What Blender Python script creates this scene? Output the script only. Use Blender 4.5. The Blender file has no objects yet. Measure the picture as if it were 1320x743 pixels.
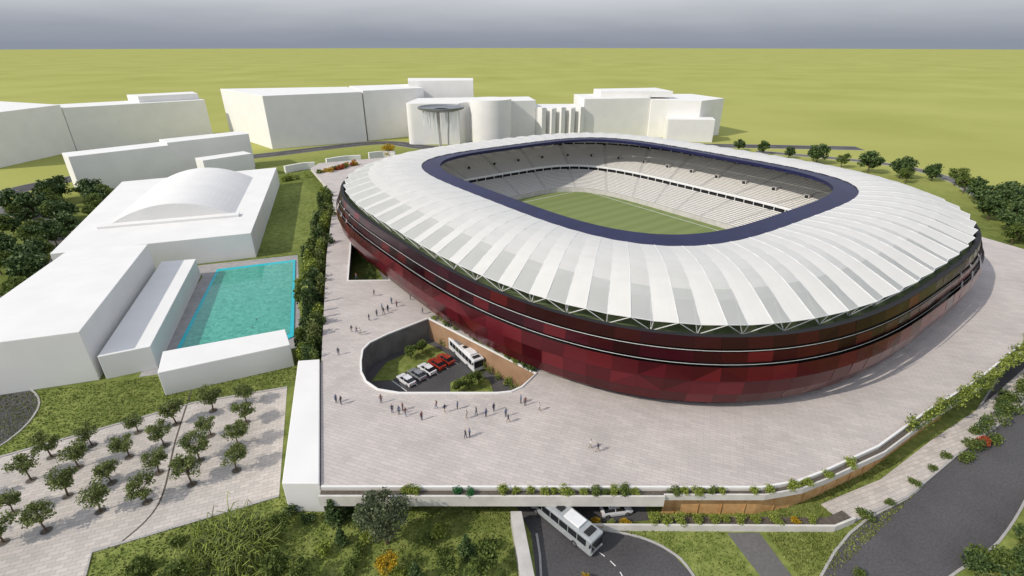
import bpy, bmesh, math, random
import numpy as np
from mathutils import Vector, Matrix
from mathutils.geometry import tessellate_polygon
random.seed(7); rng=np.random.default_rng(7)
S=bpy.context.scene; COL=S.collection
GZ=-5.0
# ---------------------------------------------------------------- materials
def new_mat(name):
    m=bpy.data.materials.new(name); m.use_nodes=True
    nt=m.node_tree; return m,nt,nt.nodes['Principled BSDF']
def mat(name,c1,c2=None,scale=1.0,rough=.7,bump=0.,bscale=None,metal=0.,spec=.4,detail=5.,coat=0.,big=None):
    m,nt,b=new_mat(name); N=nt.nodes; L=nt.links
    b.inputs['Roughness'].default_value=rough; b.inputs['Metallic'].default_value=metal
    b.inputs['Specular IOR Level'].default_value=spec; b.inputs['Coat Weight'].default_value=coat
    if c2 is None: c2=tuple(x*.88 for x in c1)
    tc=N.new('ShaderNodeTexCoord'); n=N.new('ShaderNodeTexNoise'); n.inputs['Scale'].default_value=scale; n.inputs['Detail'].default_value=detail
    L.new(tc.outputs['Object'],n.inputs['Vector'])
    r=N.new('ShaderNodeValToRGB'); r.color_ramp.elements[0].position=.35; r.color_ramp.elements[1].position=.65
    r.color_ramp.elements[0].color=(*c2,1); r.color_ramp.elements[1].color=(*c1,1)
    L.new(n.outputs['Fac'],r.inputs['Fac']); out=r.outputs['Color']
    if big:
        n2=N.new('ShaderNodeTexNoise'); n2.inputs['Scale'].default_value=big[0]; n2.inputs['Detail'].default_value=4
        L.new(tc.outputs['Object'],n2.inputs['Vector'])
        mr=N.new('ShaderNodeMapRange'); mr.inputs['From Min'].default_value=.35; mr.inputs['From Max'].default_value=.65
        mr.inputs['To Min'].default_value=big[1]; mr.inputs['To Max'].default_value=big[2]
        L.new(n2.outputs['Fac'],mr.inputs['Value'])
        vm=N.new('ShaderNodeVectorMath'); vm.operation='SCALE'; L.new(out,vm.inputs[0]); L.new(mr.outputs[0],vm.inputs['Scale']); out=vm.outputs[0]
    L.new(out,b.inputs['Base Color'])
    if bump>0:
        n3=N.new('ShaderNodeTexNoise'); n3.inputs['Scale'].default_value=bscale or scale*2; n3.inputs['Detail'].default_value=4
        L.new(tc.outputs['Object'],n3.inputs['Vector'])
        bp=N.new('ShaderNodeBump'); bp.inputs['Strength'].default_value=bump; bp.inputs['Distance'].default_value=.15
        L.new(n3.outputs['Fac'],bp.inputs['Height']); L.new(bp.outputs[0],b.inputs['Normal'])
    return m
def leaf_mat(name,dark,light,trans=.25):
    m,nt,b=new_mat(name); N=nt.nodes; L=nt.links
    g=N.new('ShaderNodeNewGeometry'); r=N.new('ShaderNodeValToRGB')
    r.color_ramp.elements[0].color=(*dark,1); r.color_ramp.elements[1].color=(*light,1)
    L.new(g.outputs['Random Per Island'],r.inputs['Fac']); L.new(r.outputs[0],b.inputs['Base Color'])
    b.inputs['Roughness'].default_value=.6; b.inputs['Specular IOR Level'].default_value=.25
    if trans>0:
        t=N.new('ShaderNodeBsdfTranslucent'); L.new(r.outputs[0],t.inputs[0])
        mx=N.new('ShaderNodeMixShader'); mx.inputs[0].default_value=trans
        L.new(b.outputs[0],mx.inputs[1]); L.new(t.outputs[0],mx.inputs[2]); L.new(mx.outputs[0],N['Material Output'].inputs[0])
    return m
def paver_mat(name,c1,c2,mortar,w,h,rot=0.):
    m,nt,b=new_mat(name); N=nt.nodes; L=nt.links
    tc=N.new('ShaderNodeTexCoord'); mp=N.new('ShaderNodeMapping'); mp.inputs['Rotation'].default_value=(0,0,rot)
    L.new(tc.outputs['Object'],mp.inputs[0])
    br=N.new('ShaderNodeTexBrick'); br.inputs['Scale'].default_value=1; br.inputs['Brick Width'].default_value=w; br.inputs['Row Height'].default_value=h
    br.inputs['Mortar Size'].default_value=.035; br.inputs['Mortar Smooth'].default_value=.4
    br.inputs['Color1'].default_value=(*c1,1); br.inputs['Color2'].default_value=(*c2,1); br.inputs['Mortar'].default_value=(*mortar,1)
    L.new(mp.outputs[0],br.inputs['Vector'])
    n=N.new('ShaderNodeTexNoise'); n.inputs['Scale'].default_value=.12; n.inputs['Detail'].default_value=8; n.inputs['Roughness'].default_value=.65
    L.new(tc.outputs['Object'],n.inputs['Vector'])
    mr=N.new('ShaderNodeMapRange'); mr.inputs['From Min'].default_value=.3; mr.inputs['From Max'].default_value=.7; mr.inputs['To Min'].default_value=.86; mr.inputs['To Max'].default_value=1.1
    L.new(n.outputs['Fac'],mr.inputs['Value'])
    vm=N.new('ShaderNodeVectorMath'); vm.operation='SCALE'; L.new(br.outputs['Color'],vm.inputs[0]); L.new(mr.outputs[0],vm.inputs['Scale'])
    L.new(vm.outputs[0],b.inputs['Base Color']); b.inputs['Roughness'].default_value=.75; b.inputs['Specular IOR Level'].default_value=.3
    return m
M={}
M['white']=mat('white_render',(.80,.785,.76),(.76,.747,.725),scale=.15,rough=.8,spec=.2)
M['white2']=mat('white_steel',(.78,.78,.78),rough=.45)
M['cream']=mat('planter_render',(.66,.63,.58),(.56,.53,.49),scale=.5,rough=.85,bump=.05)
M['conc']=mat('concrete',(.52,.50,.47),(.43,.41,.385),scale=.6,rough=.85,bump=.1)
M['dconc']=mat('dark_concrete',(.17,.165,.16),(.12,.117,.115),scale=.5,rough=.9,bump=.1)
M['asph']=mat('asphalt',(.088,.084,.085),(.065,.062,.064),scale=3,rough=.9,bump=.1,big=(.08,.8,1.25))
M['asph2']=mat('asphalt_worn',(.15,.14,.135),(.12,.115,.11),scale=2,rough=.9,big=(.06,.85,1.2))
M['paint']=mat('road_paint',(.75,.75,.72),rough=.7)
M['kerb']=mat('kerb_stone',(.42,.40,.38),rough=.85)
M['paver']=paver_mat('plaza_paving',(.565,.505,.47),(.495,.45,.42),(.38,.345,.325),1.9,.62,.35)
M['paver2']=paver_mat('grove_paving',(.60,.54,.49),(.49,.45,.41),(.34,.31,.29),1.3,.65,-.35)
M['paver3']=paver_mat('pool_paving',(.40,.38,.37),(.33,.315,.31),(.25,.24,.23),1.2,1.2,.3)
M['grassN']=mat('lawn_grass',(.235,.265,.075),(.13,.17,.038),scale=.9,rough=.95,bump=.5,bscale=5,big=(.05,.8,1.15),spec=.1,detail=9)
M['wood']=mat('wood_cladding',(.66,.40,.18),(.54,.30,.12),scale=1.2,rough=.6)
M['tan']=mat('corten_wall',(.36,.22,.13),(.29,.17,.10),scale=.3,rough=.7)
M['blue']=mat('navy_ring',(.017,.018,.070),(.012,.013,.052),scale=.3,rough=.45,spec=.25)
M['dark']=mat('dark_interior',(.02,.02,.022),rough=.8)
M['dgreen']=mat('concourse_floor',(.13,.17,.08),(.09,.12,.05),scale=.5,rough=.9)
M['steelg']=mat('grey_steel',(.3,.31,.32),rough=.4,metal=.6)
M['glass']=mat('dark_glass',(.015,.018,.022),rough=.08,spec=.8)
M['tyre']=mat('tyre',(.02,.02,.02),rough=.9)
M['carw']=mat('car_paint_white',(.75,.75,.76),rough=.25,coat=.5)
M['carr']=mat('car_paint_red',(.30,.03,.015),rough=.25,coat=.5)
M['cars']=mat('car_paint_silver',(.4,.41,.43),rough=.3,metal=.5,coat=.5)
M['busg']=mat('bus_paint',(.36,.38,.39),rough=.35,coat=.3)
M['lampr']=mat('tail_light',(.5,.02,.02),rough=.3)
M['bark']=mat('bark',(.12,.085,.055),(.07,.05,.035),scale=4,rough=.95)
M['seat']=mat('seat_grey',(.68,.655,.61),(.60,.58,.545),scale=1.3,rough=.6)
M['riser']=mat('tier_concrete',(.52,.505,.48),rough=.85)
M['tub']=mat('pool_tile',(.01,.50,.58),rough=.35)
M['soil']=mat('tree_pit',(.13,.11,.09),(.09,.075,.06),scale=3,rough=1)
M['leafA']=leaf_mat('leaf_mid',(.05,.085,.015),(.19,.24,.06))
M['leafO']=leaf_mat('leaf_grove',(.07,.10,.025),(.26,.30,.10),.3)
M['leafD']=leaf_mat('leaf_dark',(.028,.055,.016),(.10,.15,.045),0)
M['leafL']=leaf_mat('leaf_light',(.12,.17,.025),(.38,.43,.09))
M['leafY']=leaf_mat('leaf_yellow',(.30,.18,.01),(.65,.45,.03))
M['leafR']=leaf_mat('leaf_red',(.25,.04,.02),(.55,.14,.05))
M['leafG']=leaf_mat('leaf_emerald',(.02,.10,.03),(.06,.22,.07))
M['blade']=leaf_mat('grass_blade',(.11,.14,.025),(.28,.31,.09),0)
def redm(name,cols,rough):
    m,nt,b=new_mat(name); N=nt.nodes;L=nt.links
    g=N.new('ShaderNodeNewGeometry'); r=N.new('ShaderNodeValToRGB'); r.color_ramp.elements[0].color=(*cols[0],1); r.color_ramp.elements[1].color=(*cols[2],1)
    e=r.color_ramp.elements.new(.55); e.color=(*cols[1],1)
    L.new(g.outputs['Random Per Island'],r.inputs[0]); L.new(r.outputs[0],b.inputs['Base Color'])
    b.inputs['Roughness'].default_value=rough; b.inputs['Metallic'].default_value=.4; b.inputs['Specular IOR Level'].default_value=.5
    return m
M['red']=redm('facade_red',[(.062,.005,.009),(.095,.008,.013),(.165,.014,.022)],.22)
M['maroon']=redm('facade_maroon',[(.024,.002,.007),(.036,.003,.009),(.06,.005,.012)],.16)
def membrane(name,col,alpha,tr):
    m,nt,b=new_mat(name); N=nt.nodes;L=nt.links
    b.inputs['Roughness'].default_value=.5
    tc=N.new('ShaderNodeTexCoord');n=N.new('ShaderNodeTexNoise');n.inputs['Scale'].default_value=.25;n.inputs['Detail'].default_value=6
    L.new(tc.outputs['Object'],n.inputs['Vector'])
    mr=N.new('ShaderNodeMapRange');mr.inputs['To Min'].default_value=.9;mr.inputs['To Max'].default_value=1.05
    L.new(n.outputs['Fac'],mr.inputs['Value'])
    vm=N.new('ShaderNodeVectorMath');vm.operation='SCALE';vm.inputs[0].default_value=col;L.new(mr.outputs[0],vm.inputs['Scale']);L.new(vm.outputs[0],b.inputs['Base Color'])
    t=N.new('ShaderNodeBsdfTranslucent');t.inputs[0].default_value=(*col,1)
    mx=N.new('ShaderNodeMixShader');mx.inputs[0].default_value=tr;L.new(b.outputs[0],mx.inputs[1]);L.new(t.outputs[0],mx.inputs[2]);out=mx.outputs[0]
    if alpha<1:
        tp=N.new('ShaderNodeBsdfTransparent');m2=N.new('ShaderNodeMixShader');m2.inputs[0].default_value=1-alpha
        L.new(out,m2.inputs[1]);L.new(tp.outputs[0],m2.inputs[2]);out=m2.outputs[0]
    L.new(out,N['Material Output'].inputs[0])
    return m
M['memA']=membrane('roof_membrane',(.73,.715,.68),1.,.12)
M['memC']=membrane('roof_membrane_soft',(.74,.725,.69),.93,.12)
M['memB']=membrane('roof_membrane_sheer',(.74,.74,.70),.76,.15)
m,nt,b=new_mat('pitch_grass');N=nt.nodes;L=nt.links
tc=N.new('ShaderNodeTexCoord');w=N.new('ShaderNodeTexWave');w.inputs['Scale'].default_value=.055;w.bands_direction='X';w.wave_profile='SIN'
L.new(tc.outputs['Object'],w.inputs['Vector'])
r=N.new('ShaderNodeValToRGB');r.color_ramp.elements[0].position=.45;r.color_ramp.elements[1].position=.55
r.color_ramp.elements[0].color=(.175,.22,.07,1);r.color_ramp.elements[1].color=(.20,.245,.08,1);L.new(w.outputs[0],r.inputs[0]);L.new(r.outputs[0],b.inputs['Base Color']);b.inputs['Roughness'].default_value=.95
M['pitch']=m
m,nt,b=new_mat('pool_water');N=nt.nodes;L=nt.links
tc=N.new('ShaderNodeTexCoord');n=N.new('ShaderNodeTexNoise');n.inputs['Scale'].default_value=.9;n.inputs['Detail'].default_value=6;n.inputs['Distortion'].default_value=1.2
L.new(tc.outputs['Object'],n.inputs['Vector']);r=N.new('ShaderNodeValToRGB');r.color_ramp.elements[0].position=.35;r.color_ramp.elements[1].position=.7
r.color_ramp.elements[0].color=(.03,.27,.20,1);r.color_ramp.elements[1].color=(.10,.44,.34,1);L.new(n.outputs['Fac'],r.inputs[0]);L.new(r.outputs[0],b.inputs['Base Color'])
bp=N.new('ShaderNodeBump');bp.inputs['Strength'].default_value=.5;L.new(n.outputs['Fac'],bp.inputs['Height']);L.new(bp.outputs[0],b.inputs['Normal']);b.inputs['Roughness'].default_value=.08
M['water']=m
m,nt,b=new_mat('falling_water');b.inputs['Base Color'].default_value=(.85,.88,.9,1);M['fall']=m
m,nt,b=new_mat('ground_grass');N=nt.nodes;L=nt.links
tc=N.new('ShaderNodeTexCoord')
def nz(s,d=6):
    n=N.new('ShaderNodeTexNoise');n.inputs['Scale'].default_value=s;n.inputs['Detail'].default_value=d;L.new(tc.outputs['Object'],n.inputs['Vector']);return n
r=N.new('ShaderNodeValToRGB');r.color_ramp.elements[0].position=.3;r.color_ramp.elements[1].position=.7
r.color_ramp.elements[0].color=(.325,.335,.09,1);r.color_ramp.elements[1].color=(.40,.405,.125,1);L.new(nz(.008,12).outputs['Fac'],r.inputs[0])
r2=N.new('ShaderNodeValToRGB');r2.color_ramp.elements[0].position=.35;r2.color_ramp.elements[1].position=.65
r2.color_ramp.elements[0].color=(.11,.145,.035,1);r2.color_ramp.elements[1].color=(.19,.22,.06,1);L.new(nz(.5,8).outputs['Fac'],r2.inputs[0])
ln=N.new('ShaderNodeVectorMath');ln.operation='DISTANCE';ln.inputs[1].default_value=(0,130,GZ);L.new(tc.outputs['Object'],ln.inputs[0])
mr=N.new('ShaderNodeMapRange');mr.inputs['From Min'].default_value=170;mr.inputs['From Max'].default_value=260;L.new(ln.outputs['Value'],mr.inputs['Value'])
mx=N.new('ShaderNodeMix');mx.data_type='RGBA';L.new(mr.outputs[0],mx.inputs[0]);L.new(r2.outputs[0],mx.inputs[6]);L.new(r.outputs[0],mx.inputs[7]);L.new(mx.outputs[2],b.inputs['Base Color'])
b.inputs['Roughness'].default_value=1;b.inputs['Specular IOR Level'].default_value=.05
M['ground']=m
# ---------------------------------------------------------------- mesh builder
class MB:
    def __init__(s,mats): s.v=[];s.f=[];s.m=[];s.mats=mats
    def q(s,pts,mi=0):
        n=len(s.v); s.v+= [tuple(p) for p in pts]; s.f.append(tuple(range(n,n+len(pts)))); s.m.append(mi)
    def prism(s,pts,z0,z1,mi=0,side=None):
        n=len(pts); side=mi if side is None else side
        a=sum(pts[i][0]*pts[(i+1)%n][1]-pts[(i+1)%n][0]*pts[i][1] for i in range(n))
        if a<0: pts=pts[::-1]
        b=len(s.v); s.v+=[(p[0],p[1],z0) for p in pts]+[(p[0],p[1],z1) for p in pts]
        s.f.append(tuple(range(b+n,b+2*n)));s.m.append(mi); s.f.append(tuple(range(b+n-1,b-1,-1)));s.m.append(mi)
        for i in range(n):
            j=(i+1)%n; s.f.append((b+i,b+j,b+n+j,b+n+i)); s.m.append(side)
    def box(s,c,d,mi=0,rz=0.):
        x,y=d[0]/2,d[1]/2; cs,sn=math.cos(rz),math.sin(rz)
        s.prism([(c[0]+a*cs-b_*sn,c[1]+a*sn+b_*cs) for a,b_ in((-x,-y),(x,-y),(x,y),(-x,y))],c[2]-d[2]/2,c[2]+d[2]/2,mi)
    def tube(s,p0,p1,r0,r1=None,seg=6,mi=0,cap=True):
        r1=r0 if r1 is None else r1; p0=Vector(p0);p1=Vector(p1);d=p1-p0
        if d.length<1e-6: return
        z=d.normalized(); x=z.orthogonal().normalized(); y=z.cross(x); b=len(s.v)
        for p,r in((p0,r0),(p1,r1)):
            for i in range(seg):
                a=2*math.pi*i/seg; s.v.append(tuple(p+(x*math.cos(a)+y*math.sin(a))*r))
        for i in range(seg):
            j=(i+1)%seg; s.f.append((b+i,b+j,b+seg+j,b+seg+i)); s.m.append(mi)
        if cap:
            s.f.append(tuple(range(b+seg-1,b-1,-1)));s.m.append(mi);s.f.append(tuple(range(b+seg,b+2*seg)));s.m.append(mi)
    def leaves(s,P,size,mi=0,up=.3):
        n=len(P); A=rng.normal(size=(n,3)); A/=np.linalg.norm(A,axis=1)[:,None]
        B=rng.normal(size=(n,3)); B[:,2]+=up; B-=(A*B).sum(1)[:,None]*A; B/=np.linalg.norm(B,axis=1)[:,None]
        sz=size*rng.uniform(.6,1.3,size=(n,1)); A*=sz*.5; B*=sz*.5
        Q=np.stack([P-A,P-B*.6,P+A,P+B*.8],1).reshape(-1,3); b=len(s.v)
        s.v+=list(map(tuple,Q.tolist())); s.f+=[(b+4*i,b+4*i+1,b+4*i+2,b+4*i+3) for i in range(n)]; s.m+=[mi]*n
    def mesh(s,name,smooth=False):
        me=bpy.data.meshes.new(name); me.from_pydata(s.v,[],s.f)
        for m in s.mats: me.materials.append(M[m] if isinstance(m,str) else m)
        me.polygons.foreach_set('material_index',s.m)
        if smooth: me.polygons.foreach_set('use_smooth',[True]*len(s.f))
        me.update(); return me
    def obj(s,name,parent=None,smooth=False,bevel=0.):
        o=bpy.data.objects.new(name,s.mesh(name,smooth)); COL.objects.link(o)
        if parent: o.parent=parent
        if bevel:
            bm=o.modifiers.new('bevel','BEVEL'); bm.width=bevel; bm.segments=2; bm.limit_method='ANGLE'
        return o
def inst(name,me,loc,rz=0.,sc=1.,parent=None):
    o=bpy.data.objects.new(name,me); COL.objects.link(o); o.location=loc; o.rotation_euler=(0,0,rz)
    o.scale=(sc,sc,sc) if not isinstance(sc,tuple) else sc
    if parent: o.parent=parent
    return o
def empty(name,loc=(0,0,0),rz=0.):
    e=bpy.data.objects.new(name,None); COL.objects.link(e); e.location=loc; e.rotation_euler=(0,0,rz); return e
def sheet(name,pts,z,m,parent=None):
    a=sum(pts[i][0]*pts[(i+1)%len(pts)][1]-pts[(i+1)%len(pts)][0]*pts[i][1] for i in range(len(pts)))
    if a<0: pts=pts[::-1]
    b=MB([m]); b.q([(p[0],p[1],z) for p in pts]); return b.obj(name,parent)
def prism(name,pts,z0,z1,m='white',bevel=.12):
    b=MB([m]); b.prism(pts,z0,z1); return b.obj(name,bevel=bevel)
def smooth_path(p,k=6):
    P=[Vector((*a,0)) if len(a)==2 else Vector(a) for a in p]; out=[]
    for i in range(len(P)-1):
        a=P[max(i-1,0)];b_=P[i];c=P[i+1];d=P[min(i+2,len(P)-1)]
        for t in range(k):
            t/=k; out.append(.5*((2*b_)+(c-a)*t+(2*a-5*b_+4*c-d)*t*t+(3*b_-a-3*c+d)*t**3))
    out.append(P[-1]); return out
def strip(P,o0,o1):
    L_=[];R_=[]
    for i,p in enumerate(P):
        d=(P[min(i+1,len(P)-1)]-P[max(i-1,0)]); d.z=0; d.normalize(); n=Vector((-d.y,d.x,0)); L_.append(p+n*o0);R_.append(p+n*o1)
    return L_,R_
def ribbon(mb,P,o0,o1,z0,z1,mi=0):
    A,B=strip(P,o0,o1); n=len(P)
    b=len(mb.v)
    for i in range(n):
        mb.v+=[(A[i].x,A[i].y,z0),(B[i].x,B[i].y,z0),(B[i].x,B[i].y,z1),(A[i].x,A[i].y,z1)]
    for i in range(n-1):
        p=b+4*i;q=p+4
        mb.f+=[(p+3,p+2,q+2,q+3),(p+1,q+1,q+2,p+2),(p,p+3,q+3,q)]; mb.m+=[mi]*3
    mb.f+=[(b,b+1,b+2,b+3),(b+4*(n-1),b+4*(n-1)+3,b+4*(n-1)+2,b+4*(n-1)+1)]; mb.m+=[mi]*2
def road(name,path,w,m='asph',dash=True,z=GZ+.03):
    P=smooth_path(path); e=empty(name)
    b=MB([m]); A,B=strip(P,w/2,-w/2)
    for i in range(len(P)-1): b.q([(A[i].x,A[i].y,z),(B[i].x,B[i].y,z),(B[i+1].x,B[i+1].y,z),(A[i+1].x,A[i+1].y,z)])
    b.obj('asphalt',e)
    k=MB(['kerb']); ribbon(k,P,w/2,w/2+.3,GZ-.05,z+.12); ribbon(k,P,-w/2-.3,-w/2,GZ-.05,z+.12); k.obj('kerb',e)
    if dash:
        d=MB(['paint']); A,B=strip(P,.09,-.09)
        for i in range(0,len(P)-1,2): d.q([(A[i].x,A[i].y,z+.015),(B[i].x,B[i].y,z+.015),(B[i+1].x,B[i+1].y,z+.015),(A[i+1].x,A[i+1].y,z+.015)])
        d.obj('centre_line',e)
    return e
def V3(l): return [Vector((*p,0)) for p in l]
def inside(p,poly):
    x,y=p; c=False; n=len(poly)
    for i in range(n):
        x1,y1=poly[i];x2,y2=poly[(i+1)%n]
        if (y1>y)!=(y2>y) and x<(x2-x1)*(y-y1)/(y2-y1)+x1: c=not c
    return c
# ---------------------------------------------------------------- ground
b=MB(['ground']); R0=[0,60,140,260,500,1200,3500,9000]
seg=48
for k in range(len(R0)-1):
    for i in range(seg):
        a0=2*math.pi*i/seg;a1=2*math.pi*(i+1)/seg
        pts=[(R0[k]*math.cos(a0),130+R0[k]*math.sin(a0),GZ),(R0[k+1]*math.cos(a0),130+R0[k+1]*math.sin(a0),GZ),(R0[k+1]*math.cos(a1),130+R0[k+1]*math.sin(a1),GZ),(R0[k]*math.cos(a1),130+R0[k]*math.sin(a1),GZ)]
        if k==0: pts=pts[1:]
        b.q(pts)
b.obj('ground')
lawnF=[(-62,15),(130,15),(150,100),(60,72),(40,62),(-20,62),(-34,54.4),(-54.5,45.3)]
sheet('lawn',lawnF,GZ+.015,'grassN')
sheet('lawn',[(-81.8,62.6),(-58.5,76),(-43.2,80.8),(-41,90),(-80,82),(-120,72)],GZ+.015,'grassN')
sheet('lawn',[(-79,147),(-60,150),(-72,200),(-100,240),(-109,238)],GZ+.015,'grassN')
grove=[(-81.8,62.2),(-58.5,75.9),(-43.2,80.6),(-34,54.4),(-54.5,45.3),(-53,42),(-50,25),(-130,25),(-130,45)]
sheet('pavement',grove,GZ+.04,'paver2')
sm=MB(['soil']); P=smooth_path([(-61,79.5),(-56,66),(-50.7,53),(-52,46)]); ribbon(sm,P,-.12,.12,GZ,GZ+.06); sm.obj('drain_channel')
kb=MB(['kerb']); ribbon(kb,smooth_path([(-34,54.4),(-54.5,45.3),(-53,42),(-50,25)],1),-.2,.2,GZ,GZ+.16); ribbon(kb,smooth_path([(-130,45.0),(-81.8,62.2),(-58.5,75.9),(-43.2,80.6)],1),-.2,.2,GZ,GZ+.16); kb.obj('kerb')
e=empty('road')
sheet('asphalt',[(-2,64),(8,64),(9,54),(19,53.5),(19,50.2),(12.4,49.6),(17,47.8),(20.5,45.6),(22.5,42),(25,30),(26,15),(1,15),(3,42),(2.6,48),(0,54)],GZ+.03,'asph',e)
k_=MB(['kerb','paint']); ribbon(k_,smooth_path([(12.4,48.6),(17,47.5),(20.5,45.4),(22.5,42),(25,30)],4),-.15,.15,GZ,GZ+.15); ribbon(k_,smooth_path([(3.3,48),(3.6,42),(2.4,30)],3),-.15,.15,GZ,GZ+.15)
P=smooth_path([(10.5,46),(13.5,42.5),(14.5,36),(14.5,28)],6); A_,B_=strip(P,.07,-.07)
for i in range(0,len(P)-1,2): k_.q([(A_[i].x,A_[i].y,GZ+.045),(B_[i].x,B_[i].y,GZ+.045),(B_[i+1].x,B_[i+1].y,GZ+.045),(A_[i+1].x,A_[i+1].y,GZ+.045)],1)
k_.obj('kerb_and_line',e)
sheet('footpath',[(29,48.2),(33.4,48.2),(34.7,42),(36,25),(32,25),(30.8,42)],GZ+.03,'asph2')
road('road',[(20,15),(45,41.5),(62,51),(77,62),(103,83),(122,98),(150,118),(190,140)],9.5,'asph',dash=False)
road('road',[(-300,170),(-230,195),(-222,235),(-200,272),(-150,305),(-90,350),(-50,332),(0,335),(60,345),(130,340),(220,330)],13,'asph')
road('road',[(-125,92),(-97,79),(-88,71),(-90,60),(-110,40)],6.5,'asph',dash=False)
road('footpath',[(150,320),(204,285),(214,250),(203,215),(196,185),(185,160),(200,140)],7,'asph2',dash=False)
road('road',[(-260,205),(-190,192),(-140,150),(-130,120)],7,'asph2',dash=False)
# ---------------------------------------------------------------- plaza slab
SC=(33.4,159.2);STH=-.932
def Rr(a,b_,n,ph): return (abs(math.cos(ph)/a)**n+abs(math.sin(ph)/b_)**n)**(-1/n)
outer=[(-26,51.2),(34,51.1),(39.5,52.2),(44,54),(55,59),(68,67),(84,76),(104,89),(135,110),(152,128),(151,141),(143,165),(130,205),(100,250),(50,272),(0,276),(-50,285),(-98,262),(-98,250),(-74,206),(-68,190),(-53,136),(-36,81)]
pit=[(-18.4,98.6),(-25.8,91.9),(-28.6,88.6),(-29.3,86),(-28.6,82.0),(-27.6,78.5),(-26,75.6),(-23.4,73.3),(-19.5,72.3),(-2.5,72.3),(-.2,72.7),(1.6,74.0),(4.3,77.8)]
pit2=[(-52,157),(-47,138),(-42,118.5),(-31,119),(-38,135),(-46,155)]
bowl=[]
for i in range(72):
    ph=2*math.pi*i/72; r_=Rr(72,63,3.2,ph)-6; x,y=r_*math.cos(ph),r_*math.sin(ph); bowl.append((SC[0]+x*math.cos(STH)-y*math.sin(STH),SC[1]+x*math.sin(STH)+y*math.cos(STH)))
pl=empty('plaza_deck')
loops=[V3(l) for l in (outer,pit,pit2,bowl)]
tri=tessellate_polygon(loops); flat=[v for l in loops for v in l]
bm=bmesh.new(); vs=[bm.verts.new(v) for v in flat]
for t in tri:
    try: bm.faces.new([vs[i] for i in t])
    except ValueError: pass
bm.normal_update()
for f in bm.faces:
    if f.normal.z<0: f.normal_flip()
me=bpy.data.meshes.new('paving');bm.to_mesh(me);bm.free();me.materials.append(M['paver']);o=bpy.data.objects.new('paving',me);COL.objects.link(o);o.parent=pl
w=MB(['cream','dconc','tan'])
n=len(outer)
for i in range(n):
    p,q=outer[i],outer[(i+1)%n]; w.q([(p[0],p[1],-1.3),(q[0],q[1],-1.3),(q[0],q[1],-.0),(p[0],p[1],-.0)],0)
w2=MB(['conc'])
for t in tri: w2.q([(flat[i].x,flat[i].y,-1.3) for i in t])
w2.obj('soffit',pl)
for poly in (pit,pit2):
    n=len(poly)
    for i in range(n):
        p,q=poly[i],poly[(i+1)%n]; mi=2 if (poly is pit and i==n-1) else 1
        w.q([(p[0],p[1],GZ),(q[0],q[1],GZ),(q[0],q[1],0),(p[0],p[1],0)],mi)
w.obj('edge_walls',pl)
rimP=MB(['white'])
for poly in (pit,pit2):
    P=V3(poly)+[Vector((*poly[0],0))]
    ribbon(rimP,P,-.02,-.35 if poly is pit else .35,0.002,.25)
ribbon(rimP,V3(outer[:10]),-.0,.3,0.002,.25)
rimP.obj('parapet',pl)
rw=MB(['conc']); ribbon(rw,V3([(-30,58),(-3,62)]),0,.6,GZ,-1.32); ribbon(rw,V3([(8,62),(20,57),(34,55),(55,63),(84,80),(135,114),(155,135),(140,170),(125,205),(95,246),(50,268),(0,272),(-50,281),(-94,258)]),0,.6,GZ,-1.32)
ribbon(rw,V3([(-94,250),(-73,204),(-67,188),(-52,136),(-35,81),(-29,56)]),0,-.5,GZ,-1.32)
rw.obj('retaining_wall')
sheet('parking_lot',pit,GZ+.05,'asph')
sheet('lawn',[(-27.5,82.5),(-26,89),(-18.5,96.5),(-13.5,92.0),(-21,86.0),(-23.5,82.8)],GZ+.12,'grassN')
sheet('lawn',[(-12,82),(-9,84.5),(-4.5,83),(-3.5,79),(-8,76),(-11.5,78)],GZ+.12,'grassN')
pmk=MB(['paint'])
for i in range(6):
    x=-21.7+i*1.75;y=81.5+i*1.85; d=Vector((.72,-.69,0)); a=Vector((x-.2,y-.3,0)); p0=a-d*2.3; nn=Vector((.69,.72,0))*.07
    pmk.q([(*(p0-nn)[:2],GZ+.07),(*(p0+d*5-nn)[:2],GZ+.07),(*(p0+d*5+nn)[:2],GZ+.07),(*(p0+nn)[:2],GZ+.07)])
pmk.obj('parking_markings')
edgeF=V3([(-26,51.2),(20.5,51.12)]); edgeR=V3([(20.5,51.12),(34,51.1),(39.5,52.2),(44,54),(55,59),(68,67),(84,76),(104,89),(135,110)])
fp=MB(['cream','soil']); ribbon(fp,edgeF,-1.3,-1.0,-1.9,-.12,0); ribbon(fp,edgeF,-1.0,-.01,-1.85,-.4,1)
ribbon(fp,edgeR,-.95,-.72,-1.1,-.12,0); ribbon(fp,edgeR,-.72,-.01,-1.05,-.35,1)
fp.obj('planter_wall')
tp=MB(['cream','soil']); ribbon(tp,V3([(11,48.5),(43.5,48.3),(47,49.6)]),0,.3,GZ,-3.9); ribbon(tp,V3([(19.3,48.81),(43.3,48.61),(46.6,49.9)]),0.01,1.4,GZ,-4.2,1)
tp.obj('planter_wall')
wd=MB(['wood','white2']); wdp=V3([(21,51.4),(34,51.3),(39.4,52.4),(43.9,54.2),(54.9,59.2),(67.9,67.2),(76,72)])
ribbon(wd,wdp,0,.2,GZ,-1.33)
for i in range(len(wdp)-1):
    L2=(wdp[i+1]-wdp[i]).length; n_=int(L2/3)
    for k in range(n_):
        p=wdp[i].lerp(wdp[i+1],(k+.5)/n_); wd.tube((p.x,p.y-.12,GZ),(p.x,p.y-.12,-1.35),.05,seg=5,mi=0)
wd.obj('wood_wall')
rp=MB(['paver2','kerb'])
edge=V3([(44.5,52.3),(56,56.9),(69.3,65.0),(85.3,74.0),(105.4,87.0),(137,108)])
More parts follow.
